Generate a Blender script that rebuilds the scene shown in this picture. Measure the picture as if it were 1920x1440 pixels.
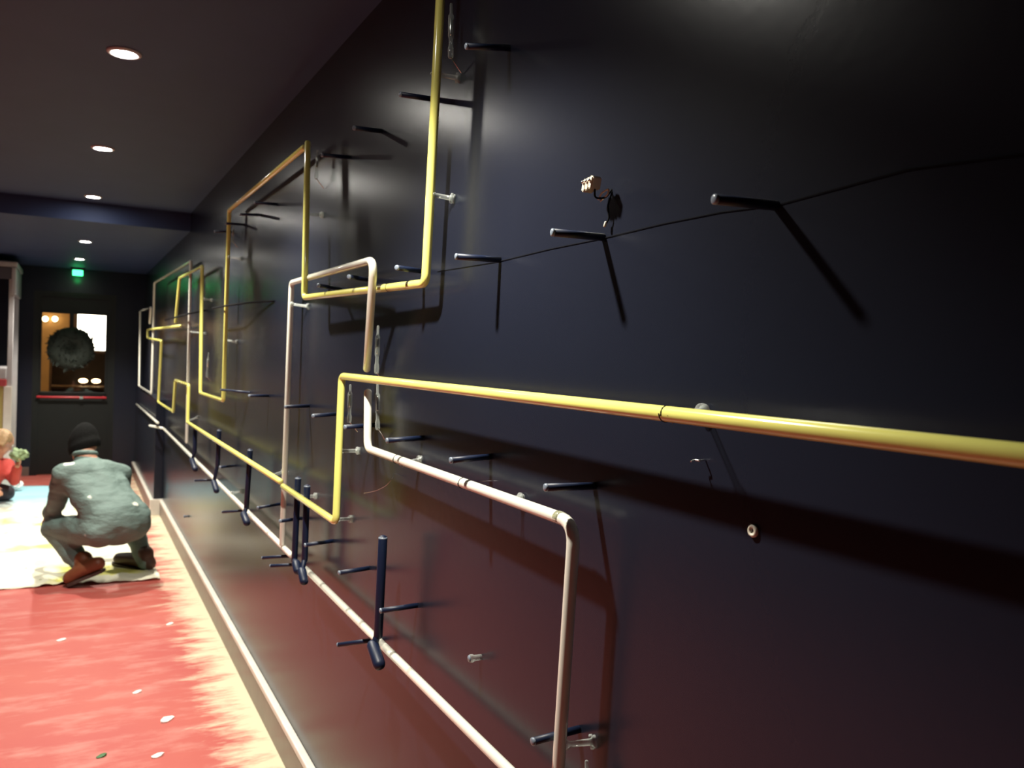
import bpy, bmesh, math, random
from mathutils import Vector, Matrix, Quaternion, noise
random.seed(7)
for o in list(bpy.data.objects): bpy.data.objects.remove(o)
S = bpy.context.scene
C = S.collection

# ------------------------------------------------------------------ camera
FPX = 1582.0
YAW, PIT, ROL = math.radians(27.5), math.radians(-1.555), math.radians(2.265)
DW = 0.736                      # distance from the lens to the long wall (the wall's face is x = 0)
CAM = Vector((-DW, 0.0, 1.5))
FW = Vector((math.sin(YAW)*math.cos(PIT), math.cos(YAW)*math.cos(PIT), math.sin(PIT)))
R0 = Vector((math.cos(YAW), -math.sin(YAW), 0)); U0 = R0.cross(FW)
RT = R0*math.cos(ROL) + U0*math.sin(ROL); UP = -R0*math.sin(ROL) + U0*math.cos(ROL)
cd = bpy.data.cameras.new('camera'); cam = bpy.data.objects.new('camera', cd); C.objects.link(cam)
cd.sensor_width = 36; cd.lens = FPX/1920*36; cd.clip_start = .02
cam.matrix_world = Matrix(((RT.x, UP.x, -FW.x, CAM.x), (RT.y, UP.y, -FW.y, CAM.y), (RT.z, UP.z, -FW.z, CAM.z), (0, 0, 0, 1)))
cd.dof.use_dof = True; cd.dof.focus_distance = 1.5; cd.dof.aperture_fstop = 6.5
S.camera = cam
# ------------------------------------------------------------------ world, exposure
w = bpy.data.worlds.new('world'); S.world = w; w.use_nodes = True
w.node_tree.nodes['Background'].inputs[0].default_value = (.6, .65, .8, 1)
w.node_tree.nodes['Background'].inputs[1].default_value = 0.0
S.view_settings.view_transform = 'Standard'; S.view_settings.look = 'None'
S.view_settings.gamma = 1.0; S.view_settings.use_curve_mapping = False
S.view_settings.exposure = 0.0
LAMP_W = 230.0                  # watts of one downlight
CEIL, CEIL2, STEPY, ENDY = 2.485, 2.353, 6.60, 10.85

# ------------------------------------------------------------------ places in the room from points of the photograph
def ray(x, y): return FW + RT*((x-960)/FPX) - UP*((y-720)/FPX)
def onx(x, y, off):             # on the upright plane `off` metres in front of the long wall
    d = ray(x, y); return CAM + d*((-off - CAM.x)/d.x)
def onz(x, y, z=0.0):
    d = ray(x, y); return CAM + d*((z - CAM.z)/d.z)
def ony(x, y, Y):
    d = ray(x, y); return CAM + d*((Y - CAM.y)/d.y)
def at(x, y, zc): return CAM + ray(x, y)*zc

# ------------------------------------------------------------------ materials
def mat(name, col, rough=.5, metal=0, spec=.5, emit=None, estr=0, trans=0, noise_amt=0, nscale=8, bump=0, bscale=60, coat=0):
    m = bpy.data.materials.new(name); m.use_nodes = True
    nt = m.node_tree; b = nt.nodes['Principled BSDF']
    b.inputs['Base Color'].default_value = (*col, 1); b.inputs['Roughness'].default_value = rough
    b.inputs['Metallic'].default_value = metal; b.inputs['Specular IOR Level'].default_value = spec
    b.inputs['Transmission Weight'].default_value = trans; b.inputs['Coat Weight'].default_value = coat
    b.inputs['Coat Roughness'].default_value = .06
    if emit: b.inputs['Emission Color'].default_value = (*emit, 1); b.inputs['Emission Strength'].default_value = estr
    tc = nt.nodes.new('ShaderNodeTexCoord')
    if noise_amt:
        n = nt.nodes.new('ShaderNodeTexNoise'); n.inputs['Scale'].default_value = nscale; n.inputs['Detail'].default_value = 6
        nt.links.new(tc.outputs['Object'], n.inputs['Vector'])
        mx = nt.nodes.new('ShaderNodeMix'); mx.data_type = 'RGBA'
        mx.inputs[6].default_value = (*[c*(1-noise_amt) for c in col], 1); mx.inputs[7].default_value = (*[min(1, c*(1+noise_amt)) for c in col], 1)
        nt.links.new(n.outputs['Fac'], mx.inputs[0]); nt.links.new(mx.outputs[2], b.inputs['Base Color'])
    if bump:
        n = nt.nodes.new('ShaderNodeTexNoise'); n.inputs['Scale'].default_value = bscale; n.inputs['Detail'].default_value = 4
        nt.links.new(tc.outputs['Object'], n.inputs['Vector'])
        bp = nt.nodes.new('ShaderNodeBump'); bp.inputs['Strength'].default_value = bump; bp.inputs['Distance'].default_value = .01
        nt.links.new(n.outputs['Fac'], bp.inputs['Height']); nt.links.new(bp.outputs[0], b.inputs['Normal'])
    return m

def mixcol(nt, fac, a, b):
    mx = nt.nodes.new('ShaderNodeMix'); mx.data_type = 'RGBA'
    for k, v in ((0, fac), (6, a), (7, b)):
        if hasattr(v, 'links'): nt.links.new(v, mx.inputs[k])
        else: mx.inputs[k].default_value = v if k == 0 else (*v, 1)
    return mx.outputs[2]
def ramp(nt, src, lo, hi):
    r = nt.nodes.new('ShaderNodeMapRange'); r.inputs[1].default_value = lo; r.inputs[2].default_value = hi
    nt.links.new(src, r.inputs[0]); return r.outputs[0]
def math_(nt, op, a, b):
    n = nt.nodes.new('ShaderNodeMath'); n.operation = op
    for k, v in enumerate((a, b)):
        if hasattr(v, 'links'): nt.links.new(v, n.inputs[k])
        else: n.inputs[k].default_value = v
    return n.outputs[0]
def tnoise(nt, vec, scale, detail=5, rough=.5, mapping=None):
    n = nt.nodes.new('ShaderNodeTexNoise'); n.inputs['Scale'].default_value = scale; n.inputs['Detail'].default_value = detail; n.inputs['Roughness'].default_value = rough
    if mapping:
        mp = nt.nodes.new('ShaderNodeMapping'); mp.inputs['Scale'].default_value = mapping; nt.links.new(vec, mp.inputs[0]); vec = mp.outputs[0]
    nt.links.new(vec, n.inputs['Vector']); return n.outputs['Fac']

M = {}
M['wall'] = mat('navy_wall_paint', (.0090, .0108, .0200), .27, spec=.32, noise_amt=.10, nscale=3, bump=.02, bscale=45)
M['ceil'] = mat('navy_ceiling_paint', (.029, .044, .103), .6, spec=.2, noise_amt=.15, nscale=4)
M['black'] = mat('black_door_paint', (.006, .007, .007), .5, spec=.3, noise_amt=.2)
M['yellow'] = mat('yellow_coated_glass', (.75, .71, .19), .16, coat=.6, noise_amt=.06, nscale=20)
M['white'] = mat('white_coated_glass', (.70, .68, .60), .18, coat=.6, noise_amt=.05, nscale=20)
def glass_mat():
    m = bpy.data.materials.new('clear_glass'); m.use_nodes = True; nt = m.node_tree; nt.nodes.clear()
    o = nt.nodes.new('ShaderNodeOutputMaterial'); mx = nt.nodes.new('ShaderNodeMixShader'); t = nt.nodes.new('ShaderNodeBsdfTransparent'); g = nt.nodes.new('ShaderNodeBsdfPrincipled')
    t.inputs[0].default_value = (.93, .96, .94, 1); g.inputs['Base Color'].default_value = (.55, .58, .56, 1); g.inputs['Roughness'].default_value = .12; g.inputs['Specular IOR Level'].default_value = 1.0
    lw = nt.nodes.new('ShaderNodeLayerWeight'); lw.inputs[0].default_value = .45
    r = nt.nodes.new('ShaderNodeMapRange'); r.inputs[3].default_value = .09; r.inputs[4].default_value = .65; nt.links.new(lw.outputs['Facing'], r.inputs[0])
    nt.links.new(r.outputs[0], mx.inputs[0]); nt.links.new(t.outputs[0], mx.inputs[1]); nt.links.new(g.outputs[0], mx.inputs[2]); nt.links.new(mx.outputs[0], o.inputs[0])
    return m
M['glass'] = glass_mat()
M['joint'] = mat('bare_tube_glass', (.30, .30, .20), .12, coat=.6)
M['chrome'] = mat('bright_metal', (.8, .8, .78), .2, metal=1)
M['blue'] = mat('blue_black_paint', (.004, .009, .030), .46, spec=.35)
M['tip'] = mat('pale_end_cap', (.16, .19, .24), .3, spec=.6)
M['wire'] = mat('dark_wire', (.003, .003, .004), .9, spec=.1)
M['trim'] = mat('scuffed_white_gloss', (.62, .58, .52), .3, noise_amt=.25, nscale=9, bump=.1)
M['skirt'] = mat('grey_brown_board', (.13, .095, .08), .35, noise_amt=.35, nscale=12)
M['ceramic'] = mat('cream_ceramic', (.62, .58, .48), .4, noise_amt=.15)
M['skin'] = mat('skin', (.50, .25, .165), .5, noise_amt=.1, nscale=12)
M['wool'] = mat('black_wool', (.008, .008, .008), .95, spec=.1, bump=.8, bscale=160)
M['boot'] = mat('brown_leather', (.16, .05, .02), .5, noise_amt=.4, nscale=20)
M['boot_shaded'] = mat('shaded_brown_leather', (.05, .02, .012), .5, noise_amt=.4, nscale=20)  # copy of the boot leather, darkened to carry the right boot's shade
M['sole'] = mat('dark_rubber', (.05, .03, .025), .6)
M['red'] = mat('red_cloth', (.45, .05, .04), .8, noise_amt=.35, nscale=9, bump=.3, bscale=30)
M['hair'] = mat('light_brown_hair', (.32, .2, .1), .6, noise_amt=.5, nscale=50, bump=.6, bscale=90)
M['rag'] = mat('pale_green_rag', (.20, .27, .14), .8, noise_amt=.6, nscale=14)
M['paper'] = mat('white_paper', (.85, .83, .78), .8)
M['greenbit'] = mat('green_scrap', (.03, .12, .03), .6)
M['jeans'] = mat('dark_trousers', (.05, .045, .06), .8, noise_amt=.3)
M['barred'] = mat('red_bar_paint', (.4, .02, .03), .35)
M['pane'] = mat('window_glass', (1, 1, 1), .0, trans=1, spec=.3)
M['leaf'] = mat('dark_evergreen', (.018, .024, .018), .8, noise_amt=.5, nscale=30)
M['tan'] = mat('tan_plaster', (.42, .26, .1), .7, noise_amt=.15)
M['brown'] = mat('brown_wood', (.07, .04, .02), .5, noise_amt=.4, nscale=10)
M['kioskwhite'] = mat('white_painted_frame', (.34, .32, .33), .5, noise_amt=.15)
M['kioskred'] = mat('red_painted_band', (.35, .04, .05), .5)
M['kioskyel'] = mat('pale_yellow_panel', (.42, .36, .12), .5, noise_amt=.4, nscale=4)
M['lens'] = mat('lamp_lens', (1, 1, 1), .3, emit=(1, .97, .88), estr=200)
M['ring'] = mat('lamp_ring', (.5, .5, .5), .4)
M['exit'] = mat('green_lit_face', (.0, .3, .08), .4, emit=(.06, 1, .3), estr=5.0)
M['lit'] = mat('lit_white_panel', (1, 1, 1), .5, emit=(1, .95, .78), estr=7.0)
M['bulb'] = mat('warm_bulb', (1, .8, .5), .5, emit=(1, .72, .38), estr=9.0)

def floor_mat():
    m = bpy.data.materials.new('worn_red_floor'); m.use_nodes = True; nt = m.node_tree; b = nt.nodes['Principled BSDF']
    tc = nt.nodes.new('ShaderNodeTexCoord').outputs['Object']
    sx = nt.nodes.new('ShaderNodeSeparateXYZ'); nt.links.new(tc, sx.inputs[0])
    streak = tnoise(nt, tc, 3.0, 8, .62, (1.3, 3.6, 1))
    fine = tnoise(nt, tc, 14, 6, .6, (1, 3.5, 1))
    big = tnoise(nt, tc, 1.3, 4)
    # pale dust is thickest beside the wall
    edge = ramp(nt, sx.outputs[0], -.40, -.02)
    e = math_(nt, 'ADD', edge, math_(nt, 'MULTIPLY', math_(nt, 'SUBTRACT', streak, .5), 1.5))
    e = math_(nt, 'ADD', e, math_(nt, 'MULTIPLY', math_(nt, 'SUBTRACT', fine, .5), .7))
    pale = ramp(nt, e, .42, .86)
    red = mixcol(nt, ramp(nt, big, .3, .7), (.37, .066, .058), (.41, .092, .070))
    worn = mixcol(nt, math_(nt, 'MULTIPLY', ramp(nt, streak, .48, .76), .7), red, (.50, .255, .215))
    col = mixcol(nt, pale, worn, (.55, .47, .33))
    nt.links.new(col, b.inputs['Base Color']); b.inputs['Roughness'].default_value = .55; b.inputs['Specular IOR Level'].default_value = .35
    bp = nt.nodes.new('ShaderNodeBump'); bp.inputs['Strength'].default_value = .15; bp.inputs['Distance'].default_value = .004
    nt.links.new(fine, bp.inputs['Height']); nt.links.new(bp.outputs[0], b.inputs['Normal'])
    return m
def cloth_mat():
    m = bpy.data.materials.new('paint_stained_sheet'); m.use_nodes = True; nt = m.node_tree; b = nt.nodes['Principled BSDF']
    tc = nt.nodes.new('ShaderNodeTexCoord').outputs['Object']
    sx = nt.nodes.new('ShaderNodeSeparateXYZ'); nt.links.new(tc, sx.inputs[0])
    n1 = tnoise(nt, tc, 2.2, 5); n2 = tnoise(nt, tc, 9, 6)
    c = mixcol(nt, ramp(nt, n2, .42, .75), (.80, .77, .62), (.70, .66, .50))
    c = mixcol(nt, ramp(nt, n1, .54, .64), c, (.72, .68, .16))
    yb = math_(nt, 'ADD', sx.outputs[1], math_(nt, 'MULTIPLY', n1, .8))
    c = mixcol(nt, ramp(nt, yb, 8.9, 9.6), c, (.34, .62, .72))
    n3 = tnoise(nt, tc, 21, 3)
    c = mixcol(nt, ramp(nt, n3, .70, .74), c, (.3, .3, .12))
    nt.links.new(c, b.inputs['Base Color']); b.inputs['Roughness'].default_value = .8
    return m
def overall_mat():
    m = bpy.data.materials.new('grey_green_overalls'); m.use_nodes = True; nt = m.node_tree; b = nt.nodes['Principled BSDF']
    tc = nt.nodes.new('ShaderNodeTexCoord').outputs['Object']
    n1 = tnoise(nt, tc, 5, 6); n2 = tnoise(nt, tc, 8.5, 2, .4, (1, 1, 1.3))
    c = mixcol(nt, n1, (.10, .15, .138), (.165, .23, .21))
    c = mixcol(nt, ramp(nt, n2, .705, .74), c, (.70, .70, .62))
    nt.links.new(c, b.inputs['Base Color']); b.inputs['Roughness'].default_value = .75
    bp = nt.nodes.new('ShaderNodeBump'); bp.inputs['Strength'].default_value = .6; bp.inputs['Distance'].default_value = .03
    nt.links.new(tnoise(nt, tc, 9, 3, .5, (1, 1, 2.2)), bp.inputs['Height']); nt.links.new(bp.outputs[0], b.inputs['Normal'])
    return m
M['floor'] = floor_mat(); M['cloth'] = cloth_mat(); M['overall'] = overall_mat()

# ------------------------------------------------------------------ mesh helpers
def tag(o, label=None, cat=None, group=None, kind=None):
    if label: o['label'] = label
    if cat: o['category'] = cat
    if group: o['group'] = group
    if kind: o['kind'] = kind
    return o
def obj(name, bm, m, parent=None, smooth=False):
    me = bpy.data.meshes.new(name)
    if isinstance(bm, bmesh.types.BMesh):
        bmesh.ops.recalc_face_normals(bm, faces=bm.faces); bm.to_mesh(me); bm.free()
    else: me = bm; me.name = name
    if smooth: me.polygons.foreach_set('use_smooth', [True]*len(me.polygons))
    me.materials.clear(); me.materials.append(M[m])
    o = bpy.data.objects.new(name, me); C.objects.link(o)
    if parent:                                     # meshes are given in world coordinates
        g = parent
        off = Vector((0, 0, 0))
        while g: off += g.location; g = g.parent
        me.transform(Matrix.Translation(-off)); o.parent = parent
    return o
def thing(name, loc, label, cat, group=None):
    o = bpy.data.objects.new(name, None); C.objects.link(o); o.location = loc; o.empty_display_size = .05
    return tag(o, label, cat, group)
def struct(name, bm, m, label, cat):
    return tag(obj(name, bm, m), label, cat, kind='structure')
def box(bm, a, b, bevel=0):
    a, b = Vector(a), Vector(b)
    r = bmesh.ops.create_cube(bm, size=1)
    for v in r['verts']: v.co = Vector(((a.x+b.x)/2+v.co.x*abs(b.x-a.x), (a.y+b.y)/2+v.co.y*abs(b.y-a.y), (a.z+b.z)/2+v.co.z*abs(b.z-a.z)))
    if bevel:
        es = list({e for v in r['verts'] for e in v.link_edges})
        bmesh.ops.bevel(bm, geom=es, offset=bevel, segments=2, affect='EDGES', profile=.6)
    return bm
def nbox(a, b, bevel=0): return box(bmesh.new(), a, b, bevel)
def ring_frame(d):
    d = d.normalized(); a = Vector((0, 0, 1)) if abs(d.z) < .9 else Vector((1, 0, 0))
    x = d.cross(a).normalized(); return x, d.cross(x).normalized()
def fillet(pts, rad, seg=6):
    out = [pts[0]]
    for i in range(1, len(pts)-1):
        p, a, b = pts[i], pts[i-1], pts[i+1]
        da, db = (a-p), (b-p); la, lb = da.length, db.length; da /= la; db /= lb
        ang = da.angle(db)
        if ang > 3.0: out.append(p); continue
        t = min(rad/math.tan(ang/2), la*.45, lb*.45)
        p0, p1 = p+da*t, p+db*t
        for k in range(seg+1):
            s = k/seg; out.append(p0*(1-s)**2 + p*2*s*(1-s) + p1*s*s)
    out.append(pts[-1]); return out
def tube(bm, pts, r, sides=14, cap=True, radii=None):
    """sweep a circle along pts with rounded ends"""
    pts = [Vector(p) for p in pts]; n = len(pts)
    if radii is None: radii = [r]*n
    if cap:                                        # rounded ends
        d0 = (pts[0]-pts[1]).normalized(); d1 = (pts[-1]-pts[-2]).normalized(); r0, r1 = radii[0], radii[-1]
        pts = [pts[0]+d0*r0*.75, pts[0]+d0*r0*.5] + pts + [pts[-1]+d1*r1*.5, pts[-1]+d1*r1*.75]
        radii = [r0*.35, r0*.8] + list(radii) + [r1*.8, r1*.35]; n += 4
    rings = []; x = None
    for i, p in enumerate(pts):
        d = (pts[min(i+1, n-1)]-pts[max(i-1, 0)]).normalized()
        if x is None: x, y = ring_frame(d)
        else:
            x = (x - d*x.dot(d)).normalized(); y = d.cross(x)
        rings.append([bm.verts.new(p + (x*math.cos(2*math.pi*k/sides)+y*math.sin(2*math.pi*k/sides))*radii[i]) for k in range(sides)])
    for a, b in zip(rings, rings[1:]):
        for k in range(sides): bm.faces.new((a[k], a[(k+1) % sides], b[(k+1) % sides], b[k]))
    bm.faces.new(rings[0][::-1]); bm.faces.new(rings[-1]); return bm
def ntube(pts, r, sides=14, cap=True, radii=None): return tube(bmesh.new(), pts, r, sides, cap, radii)
def lathe(bm, o, axis, prof, sides=20):
    axis = Vector(axis).normalized(); x, y = ring_frame(axis); o = Vector(o)
    rings = [[bm.verts.new(o+axis*h+(x*math.cos(2*math.pi*k/sides)+y*math.sin(2*math.pi*k/sides))*max(r, 1e-4)) for k in range(sides)] for r, h in prof]
    for a, b in zip(rings, rings[1:]):
        for k in range(sides): bm.faces.new((a[k], a[(k+1) % sides], b[(k+1) % sides], b[k]))
    bm.faces.new(rings[0][::-1]); bm.faces.new(rings[-1]); return bm
def ball(bm, c, r, rot=None, seg=16):
    if not hasattr(r, '__len__'): r = (r, r, r)
    m = Matrix.Translation(Vector(c)) @ (rot.to_4x4() if rot else Matrix()) @ Matrix.Diagonal((*r, 1))
    bmesh.ops.create_uvsphere(bm, u_segments=seg, v_segments=max(6, seg//2), radius=1, matrix=m); return bm
def limb(bm, chain):                                # chain of (point, radius): capsules with balls at the joints
    for (p, r), (q, s) in zip(chain, chain[1:]):
        tube(bm, [p, q], r, 14, False, [r, s])
    for p, r in chain: ball(bm, p, r)
def fuse(bm, voxel, smooth=8, factor=.5):            # one continuous surface from overlapping pieces
    me = bpy.data.meshes.new('tmp'); bmesh.ops.recalc_face_normals(bm, faces=bm.faces); bm.to_mesh(me); bm.free()
    o = bpy.data.objects.new('tmp', me); C.objects.link(o)
    m = o.modifiers.new('r', 'REMESH'); m.mode = 'VOXEL'; m.voxel_size = voxel; m.use_smooth_shade = True
    s = o.modifiers.new('s', 'SMOOTH'); s.factor = factor; s.iterations = smooth
    dg = bpy.context.evaluated_depsgraph_get(); out = bpy.data.meshes.new_from_object(o.evaluated_get(dg))
    bpy.data.objects.remove(o); bpy.data.meshes.remove(me); return out

# ------------------------------------------------------------------ the room
XL, YB = -3.4, -3.0
PIERY, PIERD = 8.12, .075
fl = struct('floor', nbox((XL-.15, YB-.15, -.12), (.15, ENDY+.12, 0)), 'floor', 'worn red floor with pale dusty streaks along the wall', 'floor')
bm = nbox((XL-.15, YB-.15, CEIL), (.15, STEPY, CEIL+.12)); box(bm, (XL-.15, STEPY, CEIL2), (.15, ENDY+.12, CEIL+.12))
struct('ceiling', bm, 'ceil', 'dark navy ceiling with a dropped bulkhead at the far end', 'ceiling')
struct('wall_right', nbox((0, YB, 0), (.15, ENDY, CEIL)), 'wall', 'long glossy navy blue wall carrying the coloured tubes', 'wall')
struct('wall_casing', nbox((-PIERD, PIERY, 0), (0, ENDY, 1.03), .004), 'wall', 'low shallow navy casing along the foot of the far end of the long wall', 'casing')
struct('wall_left', nbox((XL-.15, YB, 0), (XL, ENDY, CEIL)), 'wall', 'navy wall on the open side of the room', 'wall')
struct('wall_back', nbox((XL, YB-.15, 0), (0, YB, CEIL)), 'wall', 'navy wall behind the viewer', 'wall')
# end wall with the door opening
dxl, dxr, dtop = ony(62, 640, ENDY).x, ony(216, 640, ENDY).x, 2.08
bm = nbox((XL, ENDY, 0), (dxl, ENDY+.12, CEIL2)); box(bm, (dxr, ENDY, 0), (0, ENDY+.12, CEIL2)); box(bm, (dxl, ENDY, dtop), (dxr, ENDY+.12, CEIL2))
struct('wall_end', bm, 'wall', 'navy end wall around the dark door', 'wall')
# skirting: face board and bright gloss top
def baseboard(name, y0, y1, x, label):
    root = tag(thing(name, ((x-.012), y0, 0), label, 'skirting board'), kind='structure')
    obj('face_board', nbox((x-.024, y0, 0), (x, y1, .118), .002), 'skirt', root)
    obj('top_bead', nbox((x-.028, y0, .118), (x, y1, .142), .006), 'trim', root)
    return root
rb = baseboard('baseboard_right', YB, PIERY-.03, 0, 'grey brown skirting board with a scuffed white top along the long wall')
obj('end_return', nbox((-PIERD-.03, PIERY-.03, 0), (0, PIERY-.001, .142), .004), 'trim', rb)
baseboard('baseboard_casing', PIERY, ENDY-.03, -PIERD, 'pale skirting board along the foot of the far low casing')
struct('baseboard_end', nbox((XL, ENDY-.02, 0), (dxl-.01, ENDY, .1), .003), 'skirt', 'low brown skirting board on the end wall beside the door', 'skirting board')
# door
dr = tag(thing('door_1', ((dxl+dxr)/2, ENDY, 0), 'black end door with a tall window and a red push bar', 'door'), kind='structure')
bm = bmesh.new()
for a, b in (((dxl, 0), (dxl+.06, dtop)), ((dxr-.06, 0), (dxr, dtop)), ((dxl+.06, dtop-.06), (dxr-.06, dtop))):
    box(bm, (a[0], ENDY-.001, a[1]), (b[0], ENDY+.1, b[1]))
obj('door_frame', bm, 'black', dr)
wl, wr = ony(76, 640, ENDY).x, ony(200, 640, ENDY).x
wt, wb = ony(140, 587, ENDY).z, ony(140, 737, ENDY).z
a, b = dxl+.06, dxr-.06
bm = bmesh.new()
for p, q in (((a, .01), (wl, dtop-.06)), ((wr, .01), (b, dtop-.06)), ((wl, .01), (wr, wb)), ((wl, wt), (wr, dtop-.06))):
    if q[0] > p[0]: box(bm, (p[0], ENDY+.02, p[1]), (q[0], ENDY+.065, q[1]))
leaf = obj('door_leaf', bm, 'black', dr)
bm = bmesh.new()
for p, q in (((wl-.012, wb-.015), (wl+.012, wt+.015)), ((wr-.012, wb-.015), (wr+.012, wt+.015)), ((wl, wb-.015), (wr, wb+.012)), ((wl, wt-.012), (wr, wt+.015))):
    box(bm, (p[0], ENDY+.012, p[1]), (q[0], ENDY+.02, q[1]), .003)
obj('glazing_bead', bm, 'black', dr)
obj('door_pane', nbox((wl, ENDY+.04, wb), (wr, ENDY+.046, wt)), 'pane', dr)
bz = ony(136, 745, ENDY-.03).z
bar = obj('push_bar', ntube([(wl-.02, ENDY-.035, bz), (wr+.005, ENDY-.035, bz)], .013), 'barred', dr, True)
for x in (wl, wr-.02): obj('bar_bracket', nbox((x-.012, ENDY-.035, bz-.014), (x+.012, ENDY+.02, bz+.014), .003), 'barred', bar)
lt = obj('bar_latch', nbox((ony(149, 745, ENDY).x, ENDY-.055, bz-.014), (ony(156, 745, ENDY).x, ENDY-.03, bz+.014), .003), 'chrome', bar)
# room beyond the door
BY = 14.2
struct('floor_beyond', nbox((-3.4, ENDY+.12, -.12), (.15, BY, 0)), 'brown', 'brown floor of the lit room beyond the door', 'floor')
struct('ceiling_beyond', nbox((-3.4, ENDY+.12, 2.6), (.15, BY, 2.7)), 'tan', 'tan ceiling of the room beyond the door', 'ceiling')
struct('wall_beyond_end', nbox((-3.4, BY, 0), (.15, BY+.1, 2.6)), 'tan', 'tan back wall of the room seen through the door window', 'wall')
struct('wall_beyond_right', nbox((.15, ENDY+.12, 0), (.25, BY, 2.6)), 'tan', 'tan right wall of the room beyond the door', 'wall')
struct('wall_beyond_left', nbox((-3.5, ENDY+.12, 0), (-3.4, BY, 2.6)), 'tan', 'tan left wall of the room beyond the door', 'wall')

# ------------------------------------------------------------------ downlights
def downlight(x, y, z, label, watts=None):
    t = thing('downlight', (x, y, z), label, 'ceiling light', 'row of recessed downlights')
    bm = bmesh.new(); lathe(bm, (x, y, z+.004), (0, 0, -1), [(.040, .0), (.055, .0), (.055, .008), (.050, .012), (.041, .012), (.040, .008)], 32)
    obj('trim_ring', bm, 'ring', t, True)
    bm = bmesh.new(); lathe(bm, (x, y, z+.003), (0, 0, -1), [(.001, 0), (.0405, 0), (.0405, .008), (.02, .011), (.001, .0115)], 28)
    obj('lamp_lens', bm, 'lens', t, True)
    ld = bpy.data.lights.new('downlight_beam', 'SPOT'); ld.energy = LAMP_W if watts is None else watts
    ld.color = (1, .95, .82); ld.spot_size = math.radians(117); ld.spot_blend = .6; ld.shadow_soft_size = .03
    lo = bpy.data.objects.new('lamp_beam', ld); C.objects.link(lo); lo.parent = t; lo.location = (0, 0, -.03)
    return t
for px, lab in (((233, 98), 'brightest and nearest recessed downlight in the dark ceiling'), ((193, 277), 'second recessed downlight from the viewer, midway along the high ceiling'),
                ((175, 368), 'recessed downlight just in front of the ceiling step'), ((160, 452), 'recessed downlight in the lowered ceiling behind the step'),
                ((149, 485), 'farthest recessed downlight, right above the green exit light')):
    z = CEIL if px[1] < 380 else CEIL2
    p = onz(px[0], px[1], z); print('lamp', p); downlight(p.x, p.y, z, lab)
downlight(-.61, 1.535, CEIL, 'recessed downlight in the ceiling above the tall yellow tube')
downlight(-2.3, 8.0, CEIL2, 'added unseen downlight over the kiosk, out beyond the left edge', LAMP_W*.4)  # unseen lamp, added as fill for the kiosk side

# exit light
p = ony(146, 503, 10.66)
t = thing('exit_light', (p.x, p.y, CEIL2), 'small glowing green exit light hanging before the end wall', 'exit light')
obj('housing', nbox((p.x-.075, p.y-.02, CEIL2-.028), (p.x+.075, p.y+.02, CEIL2), .004), 'black', t)
obj('lit_panel', nbox((p.x-.052, p.y-.008, CEIL2-.090), (p.x+.052, p.y+.008, CEIL2-.0285), .006), 'exit', t)
ld = bpy.data.lights.new('exit_glow', 'POINT'); ld.energy = .4; ld.color = (.02, 1, .2); ld.shadow_soft_size = .03
lo = bpy.data.objects.new('exit_glow', ld); C.objects.link(lo); lo.parent = t; lo.location = (0, .05, -.125)

# ------------------------------------------------------------------ the coloured tubes
TR = .0103
def path(pts):
    return [Vector(p[1:]) if p[0] == 'w' else onx(*p) for p in pts]
def neon(label, m, pts, fil=.024, electrodes=(), bands=(), wraps=()):
    P = path(pts); c = min(P, key=lambda v: v.z)
    t = thing('neon_tube', c, label, 'neon tube', 'yellow neon tubes' if m == 'yellow' else 'white neon tubes')
    obj('glass_tube', ntube(fillet(P, fil), TR), m, t, True)
    for (a, b) in electrodes:                       # clear glass electrode ends bent back beside the tube
        A, B = onx(*a), onx(*b)
        e = obj('electrode', ntube([A, A.lerp(B, .18), A.lerp(B, .22), A.lerp(B, .62), A.lerp(B, .66), A.lerp(B, .8), A.lerp(B, .84), B], .006, 10, True, [.003, .003, .0062, .0062, .0045, .0045, .0062, .0062]), 'glass', t, True)
        obj('electrode_shell', ntube([A.lerp(B, .28), A.lerp(B, .58)], .0032, 8), 'chrome', e, True)
        obj('lead_wire', ntube(fillet([B, B+Vector((.01, 0, -.012)), Vector((-.004, B.y, B.z-.03))], .01), .0011, 6), 'chrome', e, True)
    for (x, y, off) in wraps:                       # tie wire round the tube
        c = onx(x, y, off); d = min(((q-p_).normalized() for p_, q in zip(P, P[1:])), key=lambda d_: 0 if False else 0)
        best = None
        for p_, q in zip(P, P[1:]):
            u = (q-p_).normalized(); tt = max(0, min((q-p_).length, (c-p_).dot(u))); f = p_+u*tt
            if best is None or (f-c).length < best[0]: best = ((f-c).length, f, u)
        f, u = best[1], best[2]; x_, y_ = ring_frame(u)
        obj('tie_wire', ntube([f+(x_*math.cos(k*.5)+y_*math.sin(k*.5))*(TR+.0005)+u*.0003*k for k in range(14)], .0007, 6), 'wire', t, True)
    for (p_, q_) in bands:                          # bare glass showing where two lengths meet
        obj('joint_band', ntube([onx(*p_), onx(*q_)], TR*1.03, 14, False), 'joint', t, True)
    return t
neon('tall yellow tube dropping from the ceiling and stepping left to a second upright', 'yellow',
     [(832, -125, .05), (798, 531, .046), (571, 558, .071), (577, 268, .064)], .022,
     [((846, 8, .03), (845, 106, .03)), ((596, 282, .03), (593, 334, .03))], (), [(728, 540, .055)])
neon('yellow tube climbing down a sloping bar into a long narrow loop by the far uprights', 'yellow',
     [(570, 277, .055), (430, 394, .055), (419, 751, .055), (376, 737, .055), (379, 499, .058), (337, 521, .075), (329, 604, .075)], .022,
     [((438, 423, .03), (436, 452, .03)), ((391, 662, .03), (388, 706, .03))])
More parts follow.
